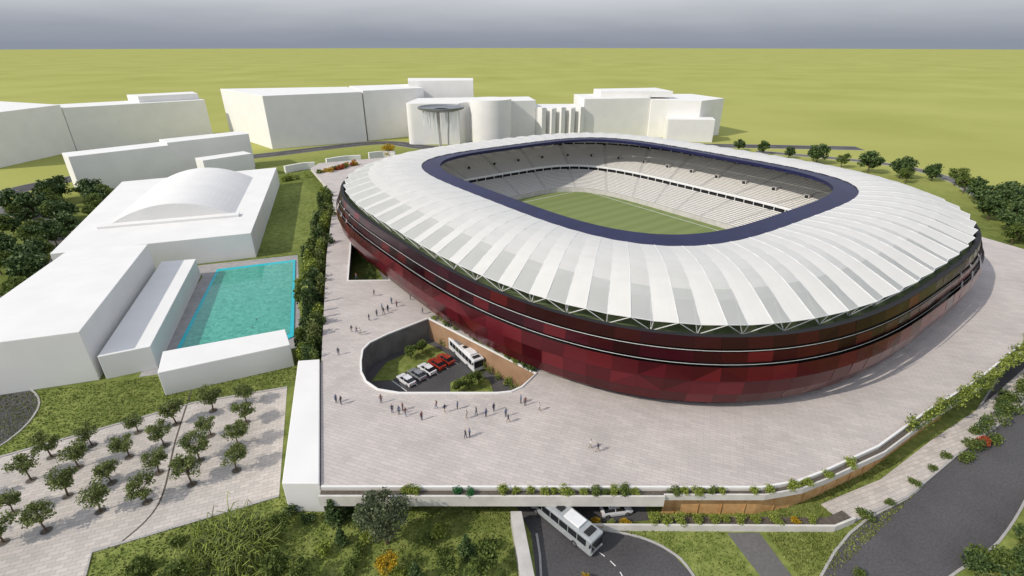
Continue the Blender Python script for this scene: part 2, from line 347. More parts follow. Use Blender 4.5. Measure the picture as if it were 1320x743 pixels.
ribbon(rp,edge,-3.0,.6,GZ,GZ+.2,0); ribbon(rp,edge,-3.3,-3.0,GZ,GZ+.35,1); rp.obj('footpath')
ww=MB(['conc']); ww.v+=[(-.2,49.7,GZ),(1.3,49.7,GZ),(3.2,38,GZ),(1.4,38,GZ),(-.2,49.7,-2.6),(1.3,49.7,-2.6),(3.2,38,-3.6),(1.4,38,-3.6)]
ww.f+=[(4,7,6,5),(0,1,2,3),(0,4,5,1),(1,5,6,2),(2,6,7,3),(3,7,4,0)];ww.m+=[0]*6; ww.obj('ramp_wall',bevel=.05)
# ---------------------------------------------------------------- buildings
prism('ramp_cover_building',[(-40.5,81.6),(-36.6,82.1),(-26.3,51.6),(-31.4,51.6)],GZ,.5)
prism('changing_room_building',[(-116,125),(-98,129.5),(-81,83),(-103,76)],GZ,6)
prism('locker_building',[(-97,131),(-88.5,133),(-72,87),(-79.8,83.2)],GZ,.3)
prism('pool_building',[(-68.5,85.3),(-48,94),(-44.5,87.8),(-65,78)],GZ,.2)
e=empty('sports_hall')
b=MB(['white']); b.prism([(-162,211),(-109,238),(-79,147),(-126,130)],GZ,3.0); b.obj('hall_walls',e,bevel=.12)
b=MB(['white']); ax=Vector((.32,-.947,0)); cr=Vector((.947,.32,0)); c=Vector((-119,186,0)); Lh=28;Wh=18;Hh=5.4
ns=24; pr=[]
for i in range(ns+1):
    t=-1+2*i/ns; pr.append((t*Wh,3.002+Hh*(1-t*t)))
for i in range(ns):
    A=c-ax*Lh+cr*pr[i][0];B=c-ax*Lh+cr*pr[i+1][0];C=c+ax*Lh+cr*pr[i+1][0];D=c+ax*Lh+cr*pr[i][0]
    b.q([(A.x,A.y,pr[i][1]),(D.x,D.y,pr[i][1]),(C.x,C.y,pr[i+1][1]),(B.x,B.y,pr[i+1][1])][::-1])
for s0 in(-1,1): b.q([(*(c+ax*Lh*s0+cr*x)[:2],z) for x,z in pr])
b.obj('vaulted_roof',e)
b=MB(['white']); cc=c+ax*(Lh+1.5); b.box((cc.x,cc.y,3.35),(Wh*2.2,3.2,.7),rz=math.atan2(.32,.947)); b.obj('roof_plinth',e)
prism('office_block',[(-190,222),(-164,249.5),(-174,259),(-200,231)],GZ,11)
prism('office_block',[(-164.2,249.6),(-138,277),(-147,286),(-174,259.2)],GZ,12.2)
prism('annex_building',[(-150,245),(-135,262),(-128,256),(-143,239)],GZ,6)
prism('apartment_block',[(-273,268),(-269,322),(-330,345),(-340,280)],GZ,22)
prism('apartment_block',[(-268.8,322.2),(-210,371),(-226,390),(-290,340)],GZ,20.2)
prism('stair_tower',[(-242,352),(-216,375),(-228,390),(-258,365)],20.21,24)
e=empty('exhibition_building')
b=MB(['white']); b.prism([(-203,381),(-150,327),(-98,356),(-120,400)],GZ,26.5); b.obj('west_wing',e,bevel=.15)
b=MB(['white']); b.prism([(-97.8,358),(-62,384),(-80,420),(-119,401)],GZ,27); b.obj('east_wing',e,bevel=.15)
b=MB(['white']); b.prism([(-74,392),(-28,398),(-30,425),(-80,425)],GZ,31); b.obj('rear_tower',e,bevel=.15)
e=empty('hotel_building')
b=MB(['white']); pts=[(-68,348)]+[(-68+4*(1-math.cos(a)),348-4*math.sin(a)) for a in np.linspace(0.1,1.57,6)]+[(-34,344),(-30,352),(16,364),(12,392),(-66,380)]
b.prism(pts,GZ,20.5); b.obj('main_block',e,bevel=.1)
b=MB(['white']); b.tube((-14,354,GZ),(-14,354,22.5),13.5,seg=48); b.obj('round_tower',e)
b=MB(['white']); b.prism([(16.2,364),(48,370),(44,392),(13,390)],GZ,15.5)
for i in range(5):
    x=20+i*6.6;y=362.2+i*1.25; b.box((x,y,5.6),(3.2,5.5,21.2-(i%2)*1.5),rz=.55)
b.obj('fin_wing',e)
e=empty('theatre_building')
b=MB(['white']); b.prism([(49,368),(96,376),(92,415),(46,405)],GZ,21); b.obj('main_hall',e,bevel=.1)
b=MB(['white']); b.prism([(96.2,374),(128,366),(150,384),(138,420),(92.5,416)],GZ,20); b.obj('side_hall',e,bevel=.1)
b=MB(['white']); b.prism([(62,382),(112,380),(108,412),(60,402)],21.01,25); b.obj('upper_hall',e,bevel=.1)
b=MB(['white']); b.prism([(104,355),(134,352),(137,366),(106,371)],GZ,9.5); b.obj('front_wing',e,bevel=.1)
e=empty('waterfall_fountain',(-41,312,0))
b=MB(['steelg','conc','fall'])
for i in range(36):
    a0=2*math.pi*i/36;a1=2*math.pi*(i+1)/36
    prof=[(.5,19.2),(9,19.7),(13.2,20.9),(13.6,22.0),(13.0,22.1),(12.1,21.2),(4,20.8)]
    for k in range(len(prof)-1):
        (r0,z0),(r1,z1)=prof[k],prof[k+1]
        b.q([(r0*math.cos(a0),r0*math.sin(a0),z0),(r0*math.cos(a1),r0*math.sin(a1),z0),(r1*math.cos(a1),r1*math.sin(a1),z1),(r1*math.cos(a0),r1*math.sin(a0),z1)],0)
for a in(0,2.1,4.2): b.tube((3*math.cos(a),3*math.sin(a),GZ),(4*math.cos(a),4*math.sin(a),19.8),.5,.35,8,1)
for i in range(90):
    a=rng.uniform(0,6.28);r_=rng.uniform(5,11);h=rng.uniform(4,18)
    b.tube((r_*math.cos(a),r_*math.sin(a),20-h),(r_*math.cos(a),r_*math.sin(a),20),.06,.17,5,2,False)
b.tube((0,0,GZ),(0,0,GZ+.8),15,seg=40,mi=1)
b.obj('basin_and_disc',e)
for (a,bb,h) in(((-116,262),(-104,272),1.5),((-100,278),(-84,288),2),((-80,290),(-66,294),3)):
    g=MB(['white']); P=smooth_path([a,((a[0]+bb[0])/2,(a[1]+bb[1])/2+2.5),bb]); ribbon(g,P,-.7,.7,GZ,GZ+h+2); g.obj('entrance_wall')
e=empty('swimming_pool')
sheet('deck_paving',[(-96,140),(-67,149),(-49,103),(-46,95),(-48,94.2),(-68.5,85.5),(-74,84),(-88,133)],GZ+.03,'paver3',e)
pw=[(-85,136),(-66,142.8),(-50.5,100.5),(-55,94.5),(-70,89.5)]
def offs(poly,d):
    c=Vector((sum(p[0] for p in poly)/len(poly),sum(p[1] for p in poly)/len(poly)));o=[]
    for p in poly:
        v=Vector(p)-c; o.append(tuple(c+v*(1+d/v.length)))
    return o
b=MB(['tub']); b.prism(offs(pw,1.8),GZ,GZ+.25); b.obj('tile_border',e)
sheet('water',pw,GZ+.27,'water',e)
# ---------------------------------------------------------------- stadium
ST=empty('stadium',(33.4,159.2,0),-.932)
fine=np.linspace(0,2*np.pi,4001); rad=np.array([Rr(72,64,3.3,p) for p in fine]); xy=np.stack([rad*np.cos(fine),rad*np.sin(fine)],1)
arc=np.concatenate([[0],np.cumsum(np.linalg.norm(np.diff(xy,axis=0),axis=1))])
def phis(n): return np.interp(np.arange(n)/n*arc[-1],arc,fine)
def pt(a,b_,n,z,ph,dr=0):
    r=Rr(a,b_,n,ph)+dr; return (r*math.cos(ph),r*math.sin(ph),z)
RIM=(84.9,76.5,3.0)
NP=132; F=phis(NP)
prof=[(-2.2,0),(-.3,1.6),(.9,4.1),(1.6,7.0),(1.6,9.5)]
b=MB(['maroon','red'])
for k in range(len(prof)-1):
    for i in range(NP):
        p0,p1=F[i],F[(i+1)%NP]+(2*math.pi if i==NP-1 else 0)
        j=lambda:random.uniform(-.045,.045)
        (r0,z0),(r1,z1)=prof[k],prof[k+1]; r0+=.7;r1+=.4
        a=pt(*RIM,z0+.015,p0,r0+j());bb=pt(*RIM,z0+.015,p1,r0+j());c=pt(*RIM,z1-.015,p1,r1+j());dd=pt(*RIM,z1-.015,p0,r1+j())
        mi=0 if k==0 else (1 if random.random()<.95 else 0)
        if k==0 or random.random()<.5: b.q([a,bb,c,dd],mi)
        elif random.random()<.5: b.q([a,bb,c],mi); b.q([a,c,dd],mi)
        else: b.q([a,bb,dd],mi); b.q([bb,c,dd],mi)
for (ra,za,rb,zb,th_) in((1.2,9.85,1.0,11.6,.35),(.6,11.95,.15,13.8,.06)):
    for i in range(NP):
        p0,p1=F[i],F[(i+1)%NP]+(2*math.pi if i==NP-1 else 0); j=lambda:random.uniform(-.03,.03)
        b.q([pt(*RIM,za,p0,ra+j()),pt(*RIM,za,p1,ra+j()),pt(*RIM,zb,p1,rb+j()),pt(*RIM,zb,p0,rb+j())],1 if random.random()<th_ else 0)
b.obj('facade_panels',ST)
def band(mb,a0,z0,a1,z1,N_=208,mi=0,dr0=0,dr1=0):
    Fp=phis(N_)
    for i in range(N_):
        p0,p1=Fp[i],Fp[(i+1)%N_]
        mb.q([pt(*a0,z0,p0,dr0),pt(*a0,z0,p1,dr0),pt(*a1,z1,p1,dr1),pt(*a1,z1,p0,dr1)],mi)
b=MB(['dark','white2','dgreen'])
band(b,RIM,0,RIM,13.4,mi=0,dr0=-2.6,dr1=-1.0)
band(b,RIM,13.80,RIM,13.80,mi=0,dr0=.1,dr1=-.9)
for z,r in((9.68,1.5),(11.78,.9)):
    band(b,RIM,z-.05,RIM,z+.05,mi=1,dr0=r,dr1=r)
band(b,RIM,12.3,(77,68.5,3.2),12.3,mi=2,dr0=-1)
b.obj('inner_wall',ST)
b=MB(['blue','steelg'])
O=(58,50.5,3.98);I=(52.7,45.2,4.0)
band(b,O,18.6,I,19.0);band(b,O,17.6,O,18.6);band(b,I,19.0,I,18.0);band(b,I,18.0,O,17.6)
b.obj('compression_ring',ST)
NB=72; sub=6; RS=10; Fb=phis(NB*sub); TIP=(83.6,75.2,3.0)
b=MB(['memA','memC','memB'])
def roofpt(i,s):
    ph=Fb[i%(NB*sub)]; u=(i%sub)/sub; pl_=1-abs(2*u-1)
    r0=Rr(*O,ph);r1=Rr(*TIP,ph)+ (pl_-.5)*.7
    r=r0+(r1-r0)*s; z=18.75+(14.85-18.75)*s+1.9*math.sin(math.pi*min(1,s*1.02))
    z+=(pl_**.8)*(.07+.40*s)
    return (r*math.cos(ph),r*math.sin(ph),z)
for i in range(NB*sub):
    half=(i%sub)<sub//2
    for s in range(RS):
        mi=0 if half or s<RS-5 else (1 if s<RS-3 else 2)
        b.q([roofpt(i,s/RS),roofpt(i,(s+1)/RS),roofpt(i+1,(s+1)/RS),roofpt(i+1,s/RS)][::-1],mi)
b.obj('roof_membrane',ST)
b=MB(['white2'])
for i in range(NB):
    for off,dz,rr in((0,-.06,.10),(sub//2,.02,.07)):
        pr_=[Vector(roofpt(i*sub+off,s/6))+Vector((0,0,dz)) for s in range(7)]
        for s in range(6): b.tube(pr_[s],pr_[s+1],rr,seg=4,cap=False)
    ph=Fb[i*sub]
    tip=Vector(roofpt(i*sub,1)); tip2=Vector(roofpt(i*sub+sub//2,1))
    low=Vector(pt(*RIM,12.4,ph,-3.0)); mid=Vector(roofpt(i*sub,.75)); tip3=Vector(roofpt(i*sub-sub//2,1))
    for t_ in(tip,tip2,tip3,mid): b.tube(low,t_,.09,seg=4,cap=False)
    nxt=Vector(roofpt((i+1)*sub,1)); b.tube(tip,tip2,.08,seg=4,cap=False); b.tube(tip2,nxt,.08,seg=4,cap=False)
b.obj('roof_trusses',ST)
def tier(mb,s,e,z0,z1,rows,N_=288):
    Fp=phis(N_)
    for k in range(rows):
        t0=k/rows;t1=(k+1)/rows
        A=[s[j]+(e[j]-s[j])*t0 for j in range(3)];B=[s[j]+(e[j]-s[j])*t1 for j in range(3)]
        za=z0+(z1-z0)*k/rows; zb=z0+(z1-z0)*(k+1)/rows
        m0=[A[j]+(B[j]-A[j])*.3 for j in range(3)];m1=[A[j]+(B[j]-A[j])*.92 for j in range(3)]
        for i in range(N_):
            p0,p1=Fp[i],Fp[(i+1)%N_]
            mb.q([pt(*A,za,p0),pt(*A,za,p1),pt(*A,zb,p1),pt(*A,zb,p0)],1)
            mb.q([pt(*A,zb,p0),pt(*A,zb,p1),pt(*B,zb,p1),pt(*B,zb,p0)],1)
            if i%12:
                mb.q([pt(*m0,zb+.12,p0),pt(*m0,zb+.12,p1),pt(*m1,zb+.15,p1),pt(*m1,zb+.15,p0)],0)
                mb.q([pt(*m1,zb+.15,p0),pt(*m1,zb+.15,p1),pt(*m1,zb+.32,p1,.1),pt(*m1,zb+.32,p0,.1)],0)
b=MB(['seat','riser'])
tier(b,(50,32.5,4),(62,44.5,4),.3,5.0,14)
tier(b,(62.5,45.5,4),(77,68,3.3),6.8,12.4,22)
b.obj('seating_tiers',ST)
b=MB(['dark','white2','conc'])
band(b,(62,44.5,4),5.0,(62.6,45.6,4),5.0,mi=2); band(b,(63.2,46,4),4.9,(63.2,46,4),6.7,mi=0); band(b,(62.3,45.2,4),6.3,(62.3,45.2,4),7.2,mi=1); band(b,(62.3,45.2,4),6.3,(63.6,46.5,4),6.3,mi=2)
band(b,(49.6,32.1,4),-.9,(49.9,32.4,4),.7,mi=2); band(b,(77,68,3.3),12.4,(77.5,68.5,3.3),16.6,mi=0)
for ph in phis(96):
    b.tube(pt(62.5,45.3,4,4.9,ph),pt(62.5,45.3,4,6.6,ph),.16,seg=4,mi=1)
    b.tube(pt(76.4,67.4,3.3,12.3,ph),pt(74,65,3.3,17.5,ph),.16,seg=4,mi=1)
    b.tube(pt(76.4,67.4,3.3,12.3,ph),pt(66,58,3.5,18.2,ph),.12,seg=4,mi=1)
band(b,(76.3,67.3,3.3),13.6,(76.3,67.3,3.3),13.9,mi=1)
b.obj('concourse',ST)
b=MB(['riser','dark'])
for k,ph in enumerate(phis(36)):
    a_,z_=(69.5,55,3.7),9.2
    c=Vector(pt(*a_,z_,ph)); rz=math.pi/2 if abs(c.y)>45 else 0
    dn=Vector((0,math.copysign(1,c.y),0)) if rz else Vector((math.copysign(1,c.x),0,0))
    b.box((c.x,c.y,z_+.5),(2.4,1.7,1.2),0,rz=rz); ci=c-dn*1.23
    b.box((ci.x,ci.y,z_+.5),(.05,1.1,1.0),1,rz=rz)
b.obj('vomitories',ST)
b=MB(['pitch','paint'])
b.q([pt(49.7,32.2,4,-.9,p) for p in phis(120)],0)
def ln_(x0,y0,x1,y1,w=.14):
    if abs(x1-x0)<abs(y1-y0): b.prism([(x0-w,y0+w),(x1+w,y0+w),(x1+w,y1-w),(x0-w,y1-w)],-.885,-.875,1)
    else: b.prism([(x0-w,y0-w),(x1+w,y0-w),(x1+w,y1+w),(x0-w,y1+w)],-.885,-.875,1)
X_,Y_=45,28.5
ln_(-X_,-Y_,X_,-Y_);ln_(-X_,Y_,X_,Y_);ln_(-X_,-Y_,-X_,Y_);ln_(X_,-Y_,X_,Y_)
b.obj('football_pitch',ST)
# ---------------------------------------------------------------- vegetation
def tree_mesh(name,h,cw,tf,nl,ls,lm,seed,shape='round'):
    global rng; rng=np.random.default_rng(seed); rd=random.Random(seed)
    b=MB(['bark',lm]); ch=h*(1-tf)
    top=Vector((rd.uniform(-.05,.05)*h,rd.uniform(-.05,.05)*h,h*(tf+.35*(1-tf))))
    b.tube((0,0,-.1),top*.5,h*.028,h*.02,6,0);b.tube(top*.5,top,h*.02,h*.009,6,0)
    P=[]
    nc=20 if shape!='cone' else 26
    for k in range(nc):
        if shape=='cone':
            t=(k+.5)/nc; rr=cw/2*(1-t)**.85*rd.uniform(.7,1.05); a=k*2.4; c=Vector((rr*.65*math.cos(a),rr*.65*math.sin(a),h*tf+ch*t*.97)); sg=max(.07*cw,rr*.42)
        else:
            while True:
                v=Vector((rd.uniform(-1,1),rd.uniform(-1,1),rd.uniform(-1,1)))
                if .35<v.length<1: break
            c=Vector((v.x*cw*.42,v.y*cw*.42,h*tf+ch*(.5+v.z*.38))); sg=cw*rd.uniform(.10,.17)
        b.tube(Vector((0,0,h*tf*.9+ (c.z-h*tf)*.35)),c,h*.010,h*.003,4,0,False)
        m_=nl//nc; q=rng.normal(size=(m_,3)); q/=np.linalg.norm(q,axis=1)[:,None]; q*=rng.uniform(.4,1.25,size=(m_,1))
        q[:,2]*=.7; P.append(np.array(c)+q*sg*1.25)
    b.leaves(np.concatenate(P),ls,1); return b.mesh(name)
T_small=[tree_mesh('small_tree',4.6,3.6,.30,1500,.28,'leafO',s) for s in(1,2,3,4,5,6)]
T_dark=[tree_mesh('leafy_tree',9,8.5,.16,1900,.9,'leafD',s) for s in(11,12,13)]
T_mid=[tree_mesh('leafy_tree',8,6.5,.22,1800,.6,'leafA',s) for s in(21,22,23)]
T_con=[tree_mesh('conifer_tree',5,2.4,.06,1800,.26,'leafD',s,'cone') for s in(31,32)]
T_yel=tree_mesh('yellow_tree',3.6,2.8,.2,1200,.25,'leafY',41)
T_olive=tree_mesh('olive_tree',8.2,5.2,.2,4200,.3,leaf_mat('leaf_grey',(.055,.075,.035),(.19,.22,.12)),43)
def shrub_mesh(name,w,h,nl,ls,lm,seed):
    global rng; rng=np.random.default_rng(seed); b=MB([lm]);P=[]
    for k in range(7):
        c=np.array([rng.uniform(-.3,.3)*w,rng.uniform(-.3,.3)*w,h*rng.uniform(.3,.62)]); q=rng.normal(size=(nl//7,3));q/=np.linalg.norm(q,axis=1)[:,None];q*=rng.uniform(.5,1.1,size=(nl//7,1));P.append(c+q*np.array([w*.27,w*.27,h*.36]))
    b.leaves(np.concatenate(P),ls); return b.mesh(name)
SH={k:[shrub_mesh('shrub',1.8,1.4,560,.22,lm,s+o) for o in(0,1)] for k,lm,s in(('L','leafL',51),('A','leafA',53),('D','leafD',55),('R','leafR',57),('G','leafG',59),('Y','leafY',61))}
def shrub(k,x,y,z,sc=1.): inst('shrub',random.choice(SH[k]),(x,y,z),random.uniform(0,6.28),sc*random.uniform(.8,1.25))
grovetrees=[(-73.5,62.2),(-72.7,57.4),(-67.5,60.0),(-68.9,64.8),(-64.8,54.4),(-60.1,56.9),(-58.1,51.7),(-61.1,62.2),(-63.5,68.0),(-54.3,58.9),(-57.0,64.8),(-58.2,70.1),(-52.5,53.3),(-47.9,56.6),(-50.7,67.2),(-49.4,61.5),(-53.8,73.7),(-42.6,59.4),(-45.0,64.8),(-46.3,70.5),(-63.1,48.5),(-70.1,51.4),(-67.3,46.7),(-78,53),(-74,46),(-48.5,75.5)]
pits=MB(['soil','kerb'])
for x,y in grovetrees:
    inst('small_tree',random.choice(T_small),(x,y,GZ+.04),random.uniform(0,6.28),random.uniform(.9,1.22)); pits.tube((x,y,GZ),(x,y,GZ+.06),.7,seg=16); pits.tube((x,y,GZ),(x,y,GZ+.05),.95,seg=16,mi=1)
pits.obj('tree_pits')
pol=[(-190,215),(-165,207),(-148,160),(-128,132),(-118,108),(-128,96),(-165,120),(-215,185)]
k=0
while k<64:
    x=random.uniform(-215,-115);y=random.uniform(96,216)
    if inside((x,y),pol): inst('leafy_tree',random.choice(T_dark if random.random()<.65 else T_mid),(x,y,GZ),random.uniform(0,6.28),random.uniform(.7,1.15)); k+=1
for x,y in((174,170),(180,176),(186,182),(178,184),(192,194),(198,200),(186,196),(199,222),(196,212),(206,236),(190,250),(182,262),(176,275),(168,285),(205,190),(212,205),(170,162),(164,158),(188,168),(197,178),(202,245),(186,240),(176,160),(170,150),(182,155)):
    inst('leafy_tree',random.choice(T_dark if random.random()<.6 else T_mid),(x,y,GZ),random.uniform(0,6.28),random.uniform(.85,1.25))
for x,y in((160,300),(150,312),(140,322),(170,292)): inst('leafy_tree',random.choice(T_dark),(x,y,GZ),random.uniform(0,6.28),random.uniform(.7,.9))
def hedge(name,path,w,h,z,n,ls,mats,seed):
    global rng; rng=np.random.default_rng(seed); P=smooth_path(path,8); A=np.array([list(p) for p in P])
    b=MB(mats); sl=np.concatenate([[0],np.cumsum(np.linalg.norm(np.diff(A,axis=0),axis=1))])
    nc=int(sl[-1]/(w*.28)*max(1,w/5)); t=rng.uniform(0,sl[-1],nc); wr=min(w,4.6)
    C=np.stack([np.interp(t,sl,A[:,0]),np.interp(t,sl,A[:,1])],1)+rng.normal(size=(nc,2))*w*.22
    for k in range(nc):
        hh=h*rng.uniform(.5,1.15); m_=n//nc; q=rng.normal(size=(m_,3));q/=np.linalg.norm(q,axis=1)[:,None];q*=rng.uniform(.4,1.1,size=(m_,1))
        b.leaves(np.array([C[k,0],C[k,1],z+hh*.5])+q*np.array([wr*.3,wr*.3,hh*.5]),ls,int(rng.integers(0,len(mats))))
    return b.obj(name)
hedge('hedge',[(-41,90),(-47.5,108),(-56,136),(-64,165),(-71,192),(-78,210)],7.5,7.6,GZ,52000,.66,['leafA','leafO','leafD','leafL'],71)
hedge('hedge',[(-43,93),(-40.5,86),(-38.5,83.5)],3.2,6.8,GZ,6000,.42,['leafD','leafA'],72)
for x,y in((-43.5,95),(-44.8,98),(-46,101),(-46.5,106)): inst('conifer_tree',random.choice(T_con),(x,y,GZ),0,(1.0,1.0,2.1))
hedge('hedge',[(56,39),(63,43.5),(72,49),(84,56.5),(100,67)],5,2.8,GZ,20000,.38,['leafA','leafD','leafO','leafL'],73)
hedge('hedge',[(71,61.3),(80,67.2),(90,75),(104,84)],3.2,2.4,GZ,10000,.32,['leafA','leafD','leafA'],74)
hedge('hedge',[(-17.3,98.8),(-8,91),(3.8,78.6)],1.8,1.6,-.05,6000,.25,['leafA','leafL','leafD'],75)
hedge('hedge',[(-16.3,97),(-8,89.5),(2.8,77.6)],1.5,2.2,GZ,3500,.25,['leafA','leafL'],175)
hedge('hedge',[(62,62.7),(70.5,67.6),(85,75.8),(105,88.8),(128,104)],2.2,2.6,-.7,8000,.36,['leafL','leafL','leafA'],76)
hedge('hedge',[(-47,156),(-42,140),(-37,122)],3,3,GZ,2500,.35,['leafA','leafD'],77)
hedge('flower_bed',[(-92,236),(-84,248),(-78,260)],6,2.4,-.2,2500,.7,['leafR','leafY','leafA'],78)
hedge('hedge',[(-110,243),(-96,262),(-84,276)],5,3,GZ,2500,.6,['leafA','leafL'],79)
for x in(-14.2,-12.8,-1,.6,2.6,4.6,5.8,7.4,9.8,11.2,12.6,14,15.4,16.8,22,23.5,25.2,27.2,28.6,33,35): shrub('L' if random.random()<.8 else 'A',x,50.7,-.5,.9)
for x in(-7.2,-5.8): shrub('G',x,50.7,-.5,.9)
for x,y in((38.5,51.4),(40.6,52),(44.5,53.7),(49,55.7)): shrub('L',x,y,-.5,.95)
for x in(11.5,13.4,15.4,19.5,21,23,25,27.4,29,31.2,33,36,38.5,41): shrub('L' if random.random()<.75 else 'Y',x,49.3,-4.3 if x>19 else GZ,.85)
for x,y in((49,50.6),(54,52.9),(60,56.4),(65,59.4),(69,62)): shrub('A',x,y,GZ,1.0)
shrub('R',77,64.6,GZ,1.3); shrub('R',78.5,65.8,GZ,1.)
inst('olive_tree',T_olive,(-16.4,46.6,GZ),.4,1.2)
inst('yellow_tree',T_yel,(-15.3,42.2,GZ),0,1.0)
for x,y,s in((-23,51,.75),(-24.5,49.8,.9),(-20.6,49.4,.8),(-5.8,44.6,.8),(-11.8,41.2,.7),(-22.5,46.5,.6)): inst('conifer_tree',random.choice(T_con),(x,y,GZ),0,(s*1.5,s*1.5,s))
for x,y,s in((-29,41.5,.55),(-4,42,.65),(-40,39.5,.65),(-31,48,.45),(-25,41,.5),(-8,41.5,.45),(-45,41,.5)): inst('leafy_tree',random.choice(T_mid),(x,y,GZ),random.uniform(0,6),s)
for x,y,k in((-44,46.5,'A'),(-42,48.3,'L'),(-14,41.4,'L'),(-9,45,'A'),(9,41,'Y'),(7.6,40.5,'A'),(-28,50,'D'),(-31,51,'D'),(43,42,'A'),(-46,43,'A'),(-20,42.5,'A'),(-24,45,'L'),(-11,46.5,'A'),(-10,47.8,'L'),(-3,46,'A'),(-20,45,'A'),(-19,47,'L')): shrub(k,x,y,GZ,1.1)
inst('yellow_tree',T_yel,(-70,296,GZ),0,2.6)
for x,y,s in((-21,90.5,.45),(-19,92.5,.45),(-8.2,80.2,.45),(-6.5,81.5,.4),(-10,79,.4)): inst('leafy_tree',random.choice(T_mid),(x,y,GZ+.1),random.uniform(0,6),s)
b=MB(['leafL','leafO']); rng=np.random.default_rng(5)
for k in range(2200):
    cx_,cy_=rng.normal(size=2)*1.9; a=rng.uniform(0,6.28);l=rng.uniform(1.5,3.6);h=rng.uniform(.8,3.6)
    d=np.array([math.cos(a),math.sin(a)]); w_=np.array([-d[1],d[0]])*.06
    pts=[(0,0),(.35,.8),(.7,.95),(1,.55)]
    for i in range(3):
        (t0,z0),(t1,z1)=pts[i],pts[i+1]; A=np.array([cx_,cy_])+d*l*t0;B=np.array([cx_,cy_])+d*l*t1
        b.q([(*(A-w_),z0*h),(*(A+w_),z0*h),(*(B+w_*.7),z1*h),(*(B-w_*.7),z1*h)],k%2)
inst('ornamental_grass',b.mesh('ornamental_grass'),(-36.3,44.4,GZ))
b=MB(['blade']); rng=np.random.default_rng(9); bad=[[(-3,64),(8,64),(9,54),(20,54),(20,49),(12,48.5),(19,47),(23,43),(26,15),(1,15),(2,42),(1,49),(-1,54)],[(28.5,49),(34,49),(35.5,42),(37,15),(31,15),(30,42)],grove]
lawns=[(lawnF,(-62,62),(34,62),26000),([(37,42),(60,50),(75,61),(100,80),(108,86),(84,71),(57,53.5),(46,48.0),(34,48),(35.5,42)],(34,104),(42,85),16000),([(-81.8,62.6),(-58.5,76),(-43.2,80.8),(-41,90),(-80,82),(-120,72)],(-100,-41),(62,90),9000)]
for poly,xr,yr,n in lawns:
    c=0;tr=0
    while c<n and tr<n*4:
        tr+=1; x=rng.uniform(*xr);y=rng.uniform(*yr)
        if y<34 or not inside((x,y),poly) or any(inside((x,y),q) for q in bad): continue
        if x>38 and inside((x,y),[(20,15),(37,40),(58,54),(74,66),(100,88),(110,80),(85,58),(66,47),(50,36)]): continue
        c+=1; a=rng.uniform(0,6.28);s=rng.uniform(.08,.2); h=rng.uniform(.12,.3)
        b.q([(x-s*math.cos(a),y-s*math.sin(a),GZ),(x+s*math.cos(a),y+s*math.sin(a),GZ),(x+rng.uniform(-.1,.1),y+rng.uniform(-.1,.1),GZ+h)])
b.obj('grass')
# ---------------------------------------------------------------- vehicles
def wheel(mb,x,y,r,w,mi,mi2):
    s=1 if y>0 else -1
    mb.tube((x,y-s*w,r),(x,y,r),r,r,16,mi); mb.tube((x,y,r),(x,y+s*.02,r),r*.6,r*.6,12,mi2)
def car(loc,rz,paint):
    e=empty('parked_car',loc,rz)
    b=MB([paint,'lampr','paint'])
    st=[(-2.2,.35,.75,.78),(-2.12,.25,.92,.86),(-1.3,.22,.98,.9),(0,.22,.97,.91),(1.0,.22,.95,.9),(1.75,.24,.86,.87),(2.15,.28,.72,.78),(2.25,.36,.58,.7)]
    for i in range(len(st)-1):
        (x0,l0,h0,w0),(x1,l1,h1,w1)=st[i],st[i+1]
        A=[(x0,-w0,l0),(x0,-w0*1.02,(l0+h0)/2),(x0,-w0*.93,h0),(x0,w0*.93,h0),(x0,w0*1.02,(l0+h0)/2),(x0,w0,l0)]
        B=[(x1,-w1,l1),(x1,-w1*1.02,(l1+h1)/2),(x1,-w1*.93,h1),(x1,w1*.93,h1),(x1,w1*1.02,(l1+h1)/2),(x1,w1,l1)]
        for k in range(5): b.q([A[k],B[k],B[k+1],A[k+1]],0)
    for s,x in((st[0],-2.2),(st[-1],2.25)): b.q([(x,-s[3],s[1]),(x,s[3],s[1]),(x,s[3]*.93,s[2]),(x,-s[3]*.93,s[2])],0)
    for y in(-.6,.6): b.box((-2.2,y,.72),(.06,.3,.14),1); b.box((2.2,y,.6),(.1,.3,.13),2)
    b.obj('body',e)
    g=MB(['glass',paint])
    L_=[(-1.85,-.83,.95),(1.1,-.83,.94),(1.1,.83,.94),(-1.85,.83,.95)];U=[(-1.25,-.64,1.43),(.25,-.64,1.45),(.25,.64,1.45),(-1.25,.64,1.43)]
    for i in range(4): j=(i+1)%4; g.q([L_[i],L_[j],U[j],U[i]],0)
    g.q([(-1.3,-.66,1.435),(.3,-.66,1.455),(.3,.66,1.455),(-1.3,.66,1.435)],1)
    for y in(-1,1): g.q([(-.4,y*.835,.95),(-.3,y*.835,.95),(-.3,y*.65,1.44),(-.4,y*.65,1.44)],1)
    g.obj('cabin',e)
    w_=MB(['tyre','steelg'])
    for x in(-1.4,1.4):
        for y in(-.93,.93): wheel(w_,x,y,.33,.22,0,1)
    w_.obj('wheels',e); return e
